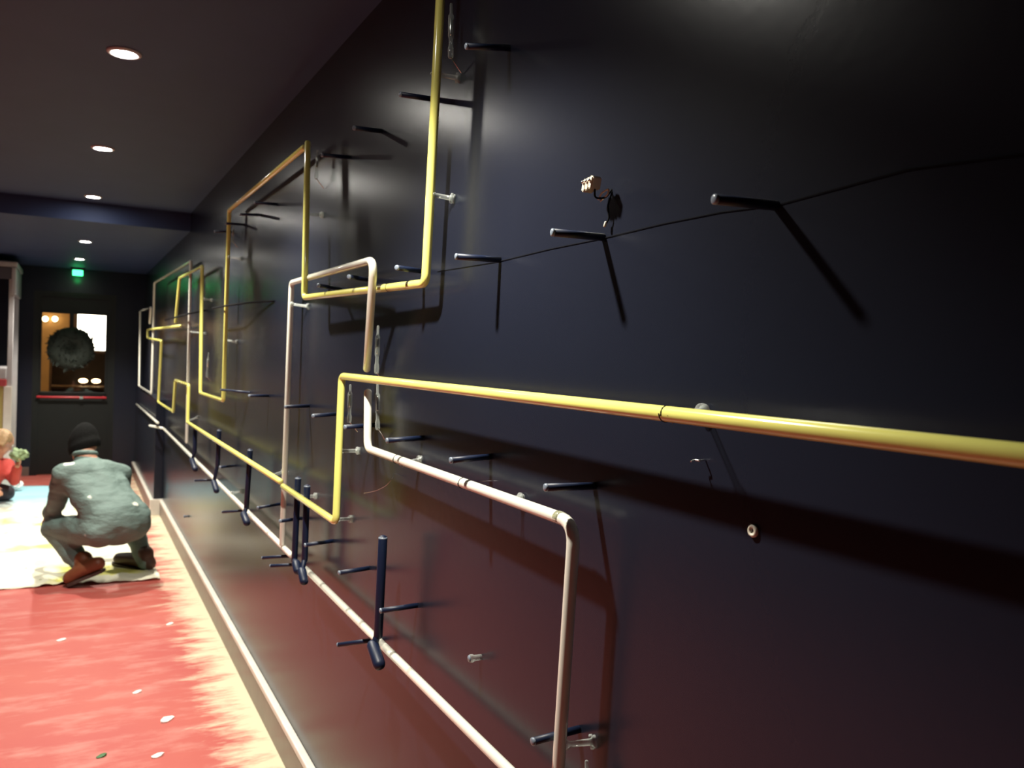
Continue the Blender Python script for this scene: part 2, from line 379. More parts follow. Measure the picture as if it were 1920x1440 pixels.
neon('yellow tube with small far steps running down into the long descending rail', 'yellow',
     [(338, 611, .075), (277, 618, .11), (277, 634, .115), (303, 639, .10), (297, 754, .09), (325, 772, .078), (329, 713, .075), (354, 722, .080), (352, 792, .083), (526, 903, .083)], .018)
neon('near yellow tube hooking down at its end and running toward the viewer', 'yellow',
     [(531, 912, .085), (630, 979, .083), (641, 705, .064), ('w', -.06, -.7, 1.442)], .02,
     [((657, 722, .03), (655, 790, .03))], (), [(1250, 775, .06)])
neon('white tube stepping down beside the viewer and turning back along the low rail', 'white',
     [(690, 735, .04), (689, 841, .045), (1077, 981, .05), (1041, 1530, .05), (573, 1067, .038)], .036,
     [((708, 722, .025), (708, 803, .025)), ((1100, 1428, .03), (1101, 1500, .03))], [((1046, 969, .0497), (1054, 972.2, .0498))], [(745, 862, .045), (868, 906, .047)])
neon('white arch shaped tube hanging behind the yellow crossing', 'white',
     [(688, 692, .04), (701, 487, .092), (547, 530, .041), (529, 1020, .045)], .024,
     [((709, 612, .03), (706, 698, .03))])
neon('white tube forming the low rail that descends along the middle of the wall', 'white',
     [(546, 1041, .038), (306, 803, .040), (281, 798, .135)], .02)
neon('farthest short white tube in line with the low rail, by the end wall', 'white', [(296, 793, .10), (256, 758, .10)], .02)
neon('far white tube forming tall narrow frames at the end of the wall', 'white',
     [(350, 829, .046), (358, 490, .046), (290, 530, .085), (284, 738, .085), (261, 724, .085), (263, 583, .085), (283, 577, .11), (281, 606, .11)], .018)

# ------------------------------------------------------------------ blue pegs in the wall
def peg(tip, base, label, off=.088):
    A, B = onx(*tip, off), onx(*base, 0)
    d = (A-B).normalized()
    t = thing('wall_peg', B, label, 'peg', 'blue pegs in the wall')
    obj('rod', ntube([B-d*.004, A], .0062, 12, False), 'blue', t, True)
    bm = bmesh.new(); lathe(bm, A, d, [(.0062, 0), (.0064, .0006), (.0062, .003), (.004, .0042), (.001, .0044)], 12)
    obj('end_cap', bm, 'tip', t, True)
pegs = [
 ((876, 87), (955, 90), 'blue peg at the top, right of the tall yellow tube'),
 ((752, 177), (818, 187), 'blue peg passing behind the upper part of the tall yellow tube'),
 ((665, 240), (716, 246), 'blue peg alone on the pale patch of wall left of the tall yellow tube'),
 ((605, 291), (656, 295), 'blue peg just right of the peak of the second yellow upright'),
 ((857, 481), (938, 487), 'leftmost of the three blue pegs joined by the thin cord'),
 ((1038, 436), (1132, 445), 'middle of the three corded blue pegs, under the connector block'),
 ((1343, 374), (1456, 386), 'nearest blue peg high on the bare right part of the wall'),
 ((745, 502), (795, 509), 'blue peg ending behind the bottom of the tall yellow tube'),
 ((655, 519), (694, 525), 'blue peg under the white arch beside its right leg'),
 ((598, 535), (640, 542), 'blue peg between the white arch top and the yellow cross bar'),
 ((536, 763), (580, 761), 'blue peg crossing the middle of the left leg of the white arch'),
 ((588, 780), (634, 776), 'blue peg left of the hooked end of the near yellow tube'),
 ((648, 801), (700, 797), 'blue peg crossing behind the short white upright'),
 ((727, 826), (793, 821), 'leftmost of the three pegs in the shadow above the white step'),
 ((847, 863), (920, 856), 'middle of the three pegs in the shadow above the white step'),
 ((1025, 914), (1115, 911), 'rightmost of the three pegs above the corner of the white step'),
 ((484, 952), (524, 945), 'small peg between the low white rail and the arch'),
 ((526, 977), (564, 972), 'peg crossing the foot of the left leg of the white arch'),
 ((573, 1022), (624, 1014), 'peg just right of the paired upright bars'),
 ((637, 1074), (692, 1065), 'peg left of the tall single upright bar'),
 ((715, 1145), (782, 1135), 'peg standing out right of the tall single upright bar'),
 ((635, 1209), (715, 1198), 'lowest of the pegs by the single upright bar, crossing the rail'),
 ((493, 1046), (548, 1042), 'upper of two pegs at the foot of the paired upright bars'),
 ((508, 1061), (562, 1058), 'lower of two pegs at the foot of the paired upright bars'),
 ((418, 960), (463, 957), 'peg at the foot of the third upright bar along the rail'),
 ((1001, 1390), (1086, 1367), 'lowest and nearest blue peg behind the white upright at the bottom'),
 ((424, 419), (456, 421), 'short peg just under the corner of the second yellow frame'),
 ((452, 402), (488, 403), 'peg below the sloping yellow bar, nearest its lower corner'),
 ((478, 380), (518, 383), 'peg below the sloping yellow bar, midway along it'),
 ((403, 434), (436, 435), 'peg left of the second yellow frame near its top'),
 ((416, 731), (468, 736), 'peg crossing the bottom corner of the narrow yellow loop'),
 ((468, 742), (504, 742), 'peg right of the bottom corner of the narrow yellow loop'),
 ((413, 876), (440, 873), 'small far peg above the low white rail'),
 ((366, 901), (400, 900), 'small far peg below the low white rail'),
]
for a, b, l in pegs: peg(a, b, l)

# upright blue bars by the low rail
def upright(top, bot, lo_top, lo_bot, label, off=.0605, r=.0112):
    A, B = onx(*top, off), onx(*bot, off)
    t = thing('upright_bar', B, label, 'bar', 'upright blue bars by the low rail')
    obj('bar', ntube([A, B], r, 12), 'blue', t, True)
    bm = bmesh.new(); lathe(bm, A, (0, 0, 1), [(r*.98, 0), (r, .0005), (r, .003), (r*.8, .0045)], 12); obj('end_cap', bm, 'tip', t, True)
    if lo_top:
        c, d = onx(*lo_top, off+.012), onx(*lo_bot, off+.012)
        obj('foot_sleeve', ntube([c, d], r*1.35, 12), 'blue', t, True)
        e = B.lerp(c, .5); obj('clamp', ntube([B+Vector((0, 0, .004)), c+Vector((0, 0, -.006))], r*.8, 10), 'blue', t, True)
    return t
upright((718, 1010), (709, 1192), (699, 1210), (711, 1246), 'tall single blue upright bar nearest the viewer, crossing the low rail')
upright((559, 898), (552, 1052), (555, 1056), (558, 1070), 'left one of the paired blue upright bars', r=.0105)
upright((576, 913), (571, 1050), (566, 1070), (570, 1090), 'right one of the paired blue upright bars', r=.0105)
upright((469, 845), (462, 952), (457, 964), (463, 980), 'thin blue upright bar third along the low rail', r=.0112)
upright((411, 808), (408, 872), (401, 903), (406, 920), 'short blue upright bar fourth along the low rail', r=.0112)
upright((366, 806), (365, 848), (360, 862), (366, 880), 'farthest short blue upright bar beside the white frame', r=.012)

# clear glass supports
def support(tubept, wallpt, label, off=.095):
    A, B = onx(*tubept, off), onx(*wallpt, 0)
    d = (A-B).normalized(); L = (A-B).length
    t = thing('glass_support', B, label, 'glass support', 'clear glass tube supports')
    bm = bmesh.new(); lathe(bm, B-d*.002, d, [(.001, 0), (.010, 0), (.010, .004), (.0055, .009), (.005, L*.5), (.005, L-.012), (.0075, L-.010), (.009, L-.006), (.001, L-.006)], 14)
    obj('stem', bm, 'glass', t, True)
    bm = bmesh.new(); lathe(bm, B+d*.003, d, [(.0105, 0), (.0115, .001), (.0115, .005), (.0105, .006)], 16); obj('wall_collar', bm, 'glass', t, True)
    obj('tie_loop', ntube([A-d*.006, A+Vector((0, 0, .011)), A+d*.010, A-Vector((0, 0, .011)), A-d*.006], .0008, 6), 'chrome', t, True)
for a, b, l, o_ in [
 ((815, 139), (862, 147), 'clear glass support high on the tall yellow tube', .05),
 ((806, 364), (852, 373), 'clear glass support midway down the tall yellow tube', .047),
 ((545, 570), (580, 575), 'clear glass support at the shoulder of the white arch', .043),
 ((419, 637), (446, 641), 'clear glass support midway down the narrow yellow loop', .055),
 ((573, 402), (606, 403), 'clear glass support midway up the second yellow upright', .064),
 ((634, 846), (674, 845), 'clear glass support on the hooked end of the near yellow tube', .062),
 ((629, 974), (660, 973), 'clear glass support at the lowest corner of the near yellow tube', .062),
 ((427, 482), (453, 485), 'clear glass support near the top of the narrow yellow loop', .057),
 ((935, 930), (980, 936), 'clear glass support under the white step, near its corner', .046),
 ((1052, 1398), (1116, 1390), 'clear glass support at the bottom of the nearest white upright', .046),
 ((508, 892), (533, 884), 'clear glass support on the descending yellow rail', .055),
 ((560, 932), (594, 930), 'clear glass support right of the yellow joint by the paired bars', .064),
 ((1262, 778), (1322, 772), 'clear glass support on the near yellow tube', .062),
 ((755, 868), (790, 862), 'clear glass support on the white step near its left end', .046),
 ((354, 622), (386, 625), 'clear glass support on the tall far white frame', .046),
 ((380, 560), (398, 563), 'clear glass support on the outer side of the narrow yellow loop', .057),
 ((434, 925), (455, 921), 'clear glass support on the low white rail', .042),
 ((350, 790), (372, 782), 'clear glass support where the far yellow and white tubes meet', .064)]:
    support(a, b, l, o_)

# cords and loose wire
def cord(label, P, r, m='wire', name='thin_cord', cat='cord'):
    return tag(obj(name, ntube(fillet(P, .05), r, 6), m, None, True), label, cat)
cord('thin dark cord strung between the pegs on the bare right part of the wall',
     [onx(*p, .0012) for p in ((820, 509), (936, 490), (1030, 467), (1133, 446), (1240, 420), (1350, 398), (1458, 384), (1700, 318), (1925, 288))], .0006)
cord('thin dark cord crossing in front of the second yellow frame', [onx(398, 578, .085), onx(425, 573, .08), onx(470, 567, .04), onx(514, 564, .002)], .0045)
cord('thin dark cord crossing in front of the far white frame', [onx(310, 600, .12), onx(355, 588, .08), onx(386, 582, .002)], .006)
cord('fine loose wire curling off the wall under the white step', [onx(682, 925, .05), onx(706, 920, .04), onx(724, 911, .03), onx(736, 897, .02), onx(739, 888, .002)], .0006, 'chrome', 'loose_wire', 'wire')
cord('bare wire tail leaving the tie on the white step', [onx(876, 906, .058), onx(895, 902, .03), onx(922, 902, .002)], .0008, 'chrome', 'loose_wire', 'wire')
cord('bright bent clip hanging below the near yellow tube', [onx(1296, 865, .02), onx(1304, 862, .012), onx(1311, 864, .012), onx(1321, 862, .0015)], .0012, 'chrome', 'wire_clip', 'clip')

# ceramic connector with wires
c = onx(1109, 346, .03)
t = thing('connector_block', onx(1130, 350, 0), 'cream ceramic connector block dangling from wires on the bare wall', 'connector')
bm = bmesh.new(); q = Matrix.Rotation(.25, 3, 'X')
for k in range(3):
    r = bmesh.ops.create_cube(bm, size=1, matrix=Matrix.Translation(c+Vector((0, (k-1)*.0095, (k-1)*-.001))) @ q.to_4x4() @ Matrix.Diagonal((.018, .0105, .020, 1)))
bmesh.ops.bevel(bm, geom=list(bm.edges), offset=.002, segments=2, affect='EDGES')
blk = obj('block', bm, 'ceramic', t)
for k in range(3): obj('terminal_screw', ntube([c+Vector((-.008, (k-1)*.0095, .004)), c+Vector((-.0105, (k-1)*.0095, .004))], .0026, 8), 'chrome', blk, True)
obj('wire', ntube(fillet([c+Vector((0, -.01, -.009)), onx(1115, 372, .02), onx(1135, 372, .012), onx(1150, 352, -.003)], .01), .0016, 6), 'wire', t, True)
obj('white_wire', ntube(fillet([onx(1122, 374, .016), onx(1128, 362, .016), onx(1142, 353, .01), onx(1140, 364, .01), onx(1126, 377, .014)], .006), .0014, 6), 'ceramic', t, True)
obj('wire_tail', ntube(fillet([onx(1150, 352, -.002), onx(1140, 385, .008), onx(1142, 410, .006), onx(1135, 422, .008)], .01), .0013, 6), 'wire', t, True)
obj('wire_end', ntube([onx(1136, 417, .008), onx(1134, 424, .009)], .0025, 8), 'ceramic', t, True)
# wall plug and stud
t = thing('wall_plug', onx(1415, 995, 0), 'pale ring shaped plug in the bare wall below the near yellow tube', 'wall plug')
bm = bmesh.new(); lathe(bm, onx(1415, 995, -.001), (-1, 0, 0), [(.0035, 0), (.0075, 0), (.0082, .003), (.007, .005), (.004, .0055), (.0035, .003)], 18); obj('plug_ring', bm, 'ceramic', t, True)
obj('screw_core', ntube([onx(1415, 995, -.002), onx(1415, 995, .002)], .003, 10), 'wire', t, True)
t = thing('wall_stud', onx(902, 1230, 0), 'small clear glass stud on the low bare wall', 'stud')
d = Vector((-1, 0, 0)); B = onx(902, 1232, 0)
bm = bmesh.new(); lathe(bm, B+Vector((.002, 0, 0)), d, [(.001, 0), (.006, 0), (.006, .018), (.008, .020), (.008, .026), (.001, .027)], 14); obj('stud_stem', bm, 'glass', t, True)
obj('stud_face', ntube([B+d*.0255, B+d*.027], .0068, 12, False), 'tip', t, True)
t = thing('wall_stud', onx(352, 968, 0), 'small far stud low on the wall above the skirting', 'stud')
B = onx(352, 968, 0); bm = bmesh.new(); lathe(bm, B+Vector((.002, 0, 0)), d, [(.001, 0), (.007, 0), (.007, .02), (.01, .022), (.01, .028), (.001, .03)], 12); obj('stud_stem', bm, 'tip', t, True)

# ------------------------------------------------------------------ wreath on the door
wc = ony(133, 654, ENDY+.0); wr_ = .235
t = thing('door_wreath', (wc.x, ENDY-.03, wc.z), 'dark round wreath hanging by a strap over the door window', 'wreath')
bm = bmesh.new()
RR, rr = .135, .108
NS, NK = 40, 10
grid = [[bm.verts.new((wc.x+(RR+rr*math.cos(2*math.pi*k/NK)*(1+.25*noise.noise(Vector((i*.7, k*.9, 1)))))*math.cos(2*math.pi*i/NS), ENDY-.045+rr*.75*math.sin(2*math.pi*k/NK), wc.z+(RR+rr*math.cos(2*math.pi*k/NK)*(1+.25*noise.noise(Vector((i*.7, k*.9, 5)))))*math.sin(2*math.pi*i/NS))) for k in range(NK)] for i in range(NS)]
for i in range(NS):
    for k in range(NK): bm.faces.new((grid[i][k], grid[(i+1) % NS][k], grid[(i+1) % NS][(k+1) % NK], grid[i][(k+1) % NK]))
obj('ring', bm, 'leaf', t, True)
bm = bmesh.new()
for i in range(700):
    a = random.uniform(0, 2*math.pi); b_ = random.uniform(-.4*math.pi, 1.9*math.pi)
    c0 = Vector((wc.x+(RR+rr*.8*math.cos(b_))*math.cos(a), ENDY-.05-.05*abs(math.sin(b_)), wc.z+(RR+rr*.8*math.cos(b_))*math.sin(a)))
    tan = Vector((-math.sin(a), 0, math.cos(a))); rad = Vector((math.cos(a), 0, math.sin(a)))
    dirv = (tan*random.uniform(-.6, 1)+rad*random.uniform(-1.1, .6)+Vector((0, -random.random()*.5, 0))).normalized()*random.uniform(.045, .085)
    s = dirv.cross(Vector((random.uniform(-1, 1), 1, random.uniform(-1, 1)))).normalized()*.011
    v = [bm.verts.new(c0-s*.3), bm.verts.new(c0+dirv*.5-s), bm.verts.new(c0+dirv), bm.verts.new(c0+dirv*.5+s)]
    bm.faces.new(v)
lf = obj('leaf_sprays', bm, 'leaf', t); lf['kind'] = 'stuff'
obj('hanging_strap', nbox((wc.x-.022, ENDY-.012, wc.z+RR), (wc.x+.022, ENDY-.002, wt+.04), .002), 'black', t)

# ------------------------------------------------------------------ things in the room beyond
p0, p1 = ony(146, 584, BY-.02), ony(214, 664, BY-.02)
t = tag(thing('window_2', ((p0.x+p1.x)/2, BY, p1.z), 'brightly lit white window in the room beyond the door', 'window'), kind='structure')
obj('lit_pane', nbox((p0.x, BY-.02, p1.z), (p1.x, BY-.005, p0.z+.1)), 'lit', t)
obj('window_frame', nbox((p0.x-.05, BY-.03, p1.z-.05), (p0.x, BY, p0.z+.15)), 'brown', t)
for px, lab in ((85, 'left of two small wall lamps high in the room beyond the door'), (103, 'right of two small wall lamps high in the room beyond the door')):
    q = ony(px, 598, BY-.05)
    t = thing('wall_lamp', (q.x, BY, q.z), lab, 'lamp', 'small wall lamps beyond the door')
    obj('back_plate', nbox((q.x-.03, BY-.015, q.z-.05), (q.x+.03, BY, q.z+.05), .004), 'brown', t)
    obj('lamp_globe', ball(bmesh.new(), (q.x, BY-.055, q.z), .04), 'bulb', t, True)
TY = 12.6
q = ony(168, 724, TY)
t = thing('side_table', (q.x, TY, 0), 'dark wooden table in the room beyond the door', 'table')
obj('table_top', nbox((q.x-.45, TY-.25, q.z-.04), (q.x+.40, TY+.25, q.z), .006), 'brown', t)
for sx in (-.4, .35):
    for sy in (-.2, .2): obj('leg', nbox((q.x+sx-.02, TY+sy-.02, 0), (q.x+sx+.02, TY+sy+.02, q.z-.04)), 'brown', t)
for px, lab in ((156, 'left small glowing lamp on the table beyond the door'), (180, 'right small glowing lamp on the table beyond the door')):
    a = ony(px, 718, TY)
    t = thing('table_lamp', (a.x, TY, q.z), lab, 'lamp', 'small lamps on the table beyond the door')
    obj('lamp_base', ntube([(a.x, TY, q.z+.026), (a.x, TY, q.z+.03)], .03, 14), 'brown', t, True)
    obj('lamp_globe', ball(bmesh.new(), (a.x, TY, q.z+.07), (.055, .055, .028)), 'bulb', t, True)
q = ony(90, 660, 13.0)
t = thing('open_cabinet', (q.x, 13.2, 0), 'dark wooden shelf unit in the room beyond the door', 'shelf unit')
obj('back_panel', nbox((q.x+.02, 13.3, 0), (q.x+.75, 13.33, 1.42)), 'brown', t)
for z in (.0, .45, .9, 1.38): obj('shelf', nbox((q.x+.05, 12.95, z), (q.x+.72, 13.3, z+.03)), 'brown', t)
for x in (.02, .72): obj('side_panel', nbox((q.x+x, 12.95, 0), (q.x+x+.03, 13.3, 1.42)), 'brown', t)
ld = bpy.data.lights.new('beyond_lamp', 'POINT'); ld.energy = 60; ld.color = (1, .75, .42); ld.shadow_soft_size = .15
lo = bpy.data.objects.new('room_beyond_lamp', ld); C.objects.link(lo); lo.location = (-1.6, 12.4, 2.3)

# ------------------------------------------------------------------ kiosk at the left edge
KZ = 8.3
def kp(px, py, dz=0): return at(px, py, KZ+dz)
a = kp(22, 560); base = Vector((a.x, a.y, 0))
t = thing('kiosk', base, 'pale framed kiosk with a canopy cut by the left edge', 'kiosk')
ca = kp(34, 492); KX = ca.x; KY = a.y
zt = ca.z; zb = kp(30, 553).z
obj('canopy_top', nbox((KX-1.3, KY-.05, zt-.055), (KX, KY+.9, zt), .012), 'kioskwhite', t)
can = obj('canopy_flap', nbox((KX-.05, KY-.06, zb), (KX-.012, KY+.9, zt-.056), .008), 'kioskwhite', t)
obj('canopy_front', nbox((KX-1.3, KY-.056, zt-.17), (KX-.051, KY-.03, zt-.056), .006), 'jeans', t)
px_ = kp(20, 640).x
for y in (KY, KY+.85):
    obj('post', nbox((px_-.025, y-.02, 0), (px_+.02, y+.02, zt-.056), .004), 'kioskwhite', t)
z1, z2, z3, z4 = kp(10, 690).z, kp(10, 711).z, kp(10, 724).z, kp(10, 830).z
obj('upper_band', nbox((px_-1.2, KY-.03, z2), (px_-.03, KY+.84, z1), .008), 'kioskwhite', t)
obj('red_band', nbox((px_-1.2, KY-.034, z3), (px_-.03, KY+.84, z2-.001), .004), 'kioskred', t)
pn = obj('yellow_panel', nbox((px_-1.2, KY-.015, .1), (px_-.05, KY+.83, z3-.001)), 'kioskyel', t)
obj('panel_frame', nbox((px_-.05, KY-.034, .05), (px_+.022, KY-.021, z3-.001), .004), 'trim', pn)
obj('counter_body', nbox((px_-1.2, KY+.0, .0), (px_-.03, KY+.83, .1)), 'black', t)

# ------------------------------------------------------------------ drop sheet on the floor
n0 = onz(-60, 1110); n1 = onz(300, 1088); f0 = onz(-60, 912); f1 = onz(205, 912)
bm = bmesh.new(); NU, NV = 46, 60; gr = []
for j in range(NV+1):
    row = []
    for i in range(NU+1):
        u, v = i/NU, j/NV
        p = n0.lerp(n1, u).lerp(f0.lerp(f1, u), v)
        p += Vector((.03*noise.noise(Vector((u*6, v*8, 2))), .05*noise.noise(Vector((u*5, v*3, 7)))*(1-v*.6), 0))
        e = min(u, 1-u, v*1.6, 1-v)
        h = .009 + .008*noise.noise(Vector((p.x*3, p.y*3, 0)))+.004*noise.noise(Vector((p.x*9, p.y*7, 4)))
        if v < .05: h += .05*abs(noise.noise(Vector((u*9, v*20, 3))))
        row.append(bm.verts.new((p.x, p.y, max(.004, h))))
    gr.append(row)
for j in range(NV):
    for i in range(NU): bm.faces.new((gr[j][i], gr[j][i+1], gr[j+1][i+1], gr[j+1][i]))
ret = bmesh.ops.extrude_face_region(bm, geom=list(bm.faces))
for v in [g for g in ret['geom'] if isinstance(g, bmesh.types.BMVert)]: v.co.z = max(.0005, v.co.z-.003)
tag(obj('drop_sheet', bm, 'cloth', None, True), 'cream drop sheet stained with yellow and blue paint on the red floor', 'drop sheet')

# scraps on the floor
def scrap(px, py, r, m, label, name='paper_scrap', ang=.4):
    p = onz(px, py); bm = bmesh.new()
    vs = []
    for k in range(9):
        a_ = 2*math.pi*k/9; rr_ = r*(1+.3*noise.noise(Vector((k*1.3, px, 0))))
        vs.append(Vector((rr_*1.25*math.cos(a_), rr_*.62*math.sin(a_), 0)))
    R_ = Matrix.Rotation(ang, 3, 'Z')
    top = [bm.verts.new(p+R_@v+Vector((0, 0, .006+.006*noise.noise(v*40)))) for v in vs]; bot = [bm.verts.new(p+R_@v*.96+Vector((0, 0, .0004))) for v in vs]
    cc = bm.verts.new(p+Vector((0, 0, .009)))
    for k in range(9):
        bm.faces.new((top[k], top[(k+1) % 9], cc)); bm.faces.new((bot[k], bot[(k+1) % 9], top[(k+1) % 9], top[k]))
    bm.faces.new(bot[::-1]); tag(obj(name, bm, m), label, 'scrap', 'scraps on the red floor')
scrap(313, 1350, .030, 'paper', 'largest white paper scrap on the red floor', ang=.9)
scrap(296, 1418, .020, 'paper', 'white paper scrap at the bottom of the red floor')
scrap(257, 1299, .016, 'paper', 'small white paper scrap midway on the red floor')
scrap(115, 1201, .018, 'paper', 'white fleck near the drop sheet on the left of the red floor')
scrap(190, 1419, .016, 'greenbit', 'small green scrap on the red floor at the bottom left', 'green_scrap')
scrap(318, 1171, .016, 'paper', 'white fleck on the red floor near the skirting')

# ------------------------------------------------------------------ people
def hand(bm, wrist, d, palm_n, s=1.0):
    """palm, five separate bent fingers; d along the hand, palm_n out of the palm"""
    d = d.normalized(); palm_n = (palm_n - d*palm_n.dot(d)).normalized(); sd = d.cross(palm_n)
    for k in (-1, 0, 1): tube(bm, [wrist+sd*.018*k*s, wrist+d*.085*s+sd*.025*k*s], .014*s, 10, True)
    for k, L in zip((-1.5, -.5, .5, 1.5), (.062, .074, .078, .068)):
        b0 = wrist+d*.085*s+sd*.020*k*s
        b1 = b0+(d*.8+palm_n*.35).normalized()*L*.5*s; b2 = b1+(d*.35+palm_n*.9).normalized()*L*.5*s
        tube(bm, [b0, b1, b2], .009*s, 8, True, [.010*s, .009*s, .0075*s])
    t0 = wrist+d*.03*s+sd*.026*s; t1 = t0+(d*.5+sd*.8+palm_n*.3).normalized()*.04*s; t2 = t1+(d*.8+sd*.2+palm_n*.4).normalized()*.032*s
    tube(bm, [t0, t1, t2], .011*s, 8, True, [.013*s, .011*s, .009*s])
def head(bm, c, fwd, up, s=1.0):
    """skull, jaw, nose, brow, lips and ears"""
    fwd = fwd.normalized(); up = (up-fwd*up.dot(fwd)).normalized(); rt = fwd.cross(up)
    rot = Matrix((rt, fwd, up)).transposed()
    ball(bm, c+up*.02*s, (.074*s, .094*s, .092*s), rot, 24)
    ball(bm, c+fwd*.022*s-up*.055*s, (.054*s, .066*s, .062*s), rot, 20)
    tube(bm, [c+fwd*.088*s+up*.012*s, c+fwd*.108*s-up*.022*s], .01*s, 10, True, [.008*s, .013*s])
    ball(bm, c+fwd*.084*s-up*.052*s, (.022*s, .012*s, .008*s), rot, 12)
    ball(bm, c+fwd*.082*s+up*.030*s, (.052*s, .014*s, .010*s), rot, 12)
    for k in (-1, 1): ball(bm, c+rt*.077*s*k-fwd*.008*s-up*.008*s, (.010*s, .020*s, .031*s), rot, 12)
    return rt, fwd, up
def eyes(root, c, rt, fwd, up, s=1.0):
    for k in (-1, 1): obj('eye', ball(bmesh.new(), c+rt*.031*s*k+fwd*.083*s+up*.008*s, .0105*s, None, 10), 'paper', root, True)

# --- worker squatting on the sheet, seen from behind
J = dict(hc=at(157, 837, 5.50), neck=at(160, 853, 5.46), chest=at(172, 893, 5.42), mid=at(190, 930, 5.36), pel=at(222, 976, 5.30),
         ls=at(120, 889, 5.26), rs=at(226, 889, 5.60), le=at(106, 944, 5.36), re=at(222, 940, 5.83),
         lh=at(190, 996, 5.18), rh=at(246, 986, 5.42), lk=at(100, 989, 5.42), rk=at(236, 948, 5.80))
lt_, rt_ = onz(130, 1101), onz(268, 1074)
J['la'] = at(156, 1064, 5.26); lheel = at(184, 1062, 5.22); ltoe = Vector((lt_.x, lt_.y, .058))
J['ra'] = at(272, 1052, 5.66); rheel = J['ra']+Vector((.03, -.02, -.03)); rtoe = J['ra']+Vector((-.15, .14, -.05)); rtoe.z = .058
face = Vector((-.72, .66, -.25)).normalized(); hup = Vector((-.12, .12, 1)).normalized()
lw = J['le']+Vector((-.05, .20, -.11)); rw = J['re']+Vector((-.20, .06, -.14))
pr = thing('person', Vector((J['pel'].x, J['pel'].y, 0)), 'person squatting on the drop sheet, back turned, in grey green overalls and black beanie', 'person')
bm = bmesh.new()
rt3 = head(bm, J['hc'], face, hup)
limb(bm, [(J['hc']-hup*.05, .058), (J['neck'], .06), (J['chest'], .09)])
limb(bm, [(J['chest'], .11), (J['mid'], .10), (J['pel'], .11)])
for s_, e_, w_ in ((J['ls'], J['le'], lw), (J['rs'], J['re'], rw)):
    limb(bm, [(J['chest'], .07), (s_, .05), (e_, .037), (w_, .026)])
for h_, k_, a_ in ((J['lh'], J['lk'], J['la']), (J['rh'], J['rk'], J['ra'])): limb(bm, [(J['pel'], .09), (h_, .075), (k_, .052), (a_, .036)])
hand(bm, lw, (lw-J['le'])+Vector((0, .02, -.05)), Vector((.6, .2, -.7))); hand(bm, rw, (rw-J['re'])+Vector((-.02, 0, -.05)), Vector((-.2, -.6, -.7)))
body = obj('body', fuse(bm, .0115, 2), 'skin', pr, True)
eyes(body, J['hc'], *rt3)
bm = bmesh.new()
side = (J['rs']-J['ls']).normalized()
limb(bm, [(J['ls'], .074), (J['chest'].lerp(J['ls'], .4)+Vector((0, -.02, .0)), .105), (J['chest'].lerp(J['rs'], .4), .105), (J['rs'], .074)])
limb(bm, [(J['neck']-Vector((0, 0, .030)), .074), (J['chest'], .125), (J['mid'], .135), (J['pel'], .158)])
limb(bm, [(J['mid']-side*.10, .10), (J['chest']-side*.11, .095)]); limb(bm, [(J['mid']+side*.10, .11), (J['chest']+side*.11, .095)])
limb(bm, [(J['mid']-side*.09, .10), (J['pel']-side*.07, .14)]); limb(bm, [(J['mid']+side*.09, .11), (J['pel']+side*.07, .145)])
for s_, e_, w_ in ((J['ls'], J['le'], lw), (J['rs'], J['re'], rw)): limb(bm, [(s_, .074), (e_, .056), (e_.lerp(w_, .82), .044)])
for h_, k_, a_ in ((J['lh'], J['lk'], J['la']), (J['rh'], J['rk'], J['ra'])):
    limb(bm, [(J['pel'], .13), (h_, .105), (h_.lerp(k_, .6), .088), (k_, .076), (k_.lerp(a_, .45), .072), (a_, .058)])
me = fuse(bm, .016, 5)
for v in me.vertices:
    q = v.co*8; v.co += v.normal*(.010*noise.noise(Vector((q.x, q.y, q.z*1.7)))+.005*noise.noise(q*2.3))
obj('overalls', me, 'overall', body, True)
obj('collar', ntube([J['neck']+Vector((.064*math.cos(k*.45), .064*math.sin(k*.45), .006-.02*math.sin(k*.45))) for k in range(15)], .014, 10), 'overall', body, True)
def boot(ankle, heel, toe, root, m='boot'):
    bm = bmesh.new(); d = (toe-heel)
    limb(bm, [(ankle+Vector((0, 0, .05)), .056), (ankle, .052), (heel+Vector((0, 0, .02)), .042)])
    limb(bm, [(heel+Vector((0, 0, .015)), .042), (heel.lerp(toe, .55)+Vector((0, 0, .02)), .046), (toe, .042)])
    limb(bm, [(ankle, .05), (heel.lerp(toe, .55)+Vector((0, 0, .02)), .045)])
    b = obj('boot', fuse(bm, .013, 3), m, root, True)
    bm = bmesh.new(); n = Vector((0, 0, -1)); n = (n-d.normalized()*n.dot(d.normalized())).normalized(); sd = d.normalized().cross(n)
    pr_ = [(-.12, .034), (.1, .036), (.5, .040), (.85, .044), (1.08, .036), (1.17, .02)]
    up_, lo_ = [], []
    for s0, w0 in pr_:
        c_ = heel+d*s0+n*.026
        for sg, lst in ((1, up_), (-1, lo_)): lst.append(c_+sd*w0*sg)
    out = up_+lo_[::-1]
    A_ = [bm.verts.new(p) for p in out]; B_ = [bm.verts.new(p+n*.018) for p in out]
    for k in range(len(out)): bm.faces.new((A_[k], A_[(k+1) % len(out)], B_[(k+1) % len(out)], B_[k]))
    bm.faces.new(A_); bm.faces.new(B_[::-1]); obj('sole', bm, 'sole', b)
boot(J['la'], lheel, ltoe, body); boot(J['ra'], rheel, rtoe, body, 'boot_shaded')
bm = bmesh.new(); R3 = Matrix((rt3[0], rt3[1], rt3[2])).transposed()
prof = [(.095, -.03), (.101, -.026), (.104, .005), (.102, .022), (.098, .026), (.097, .05), (.09, .078), (.074, .107), (.052, .131), (.028, .147), (.01, .152)]
hc = J['hc']-rt3[1]*.006
lathe(bm, hc, rt3[2], prof, 30)
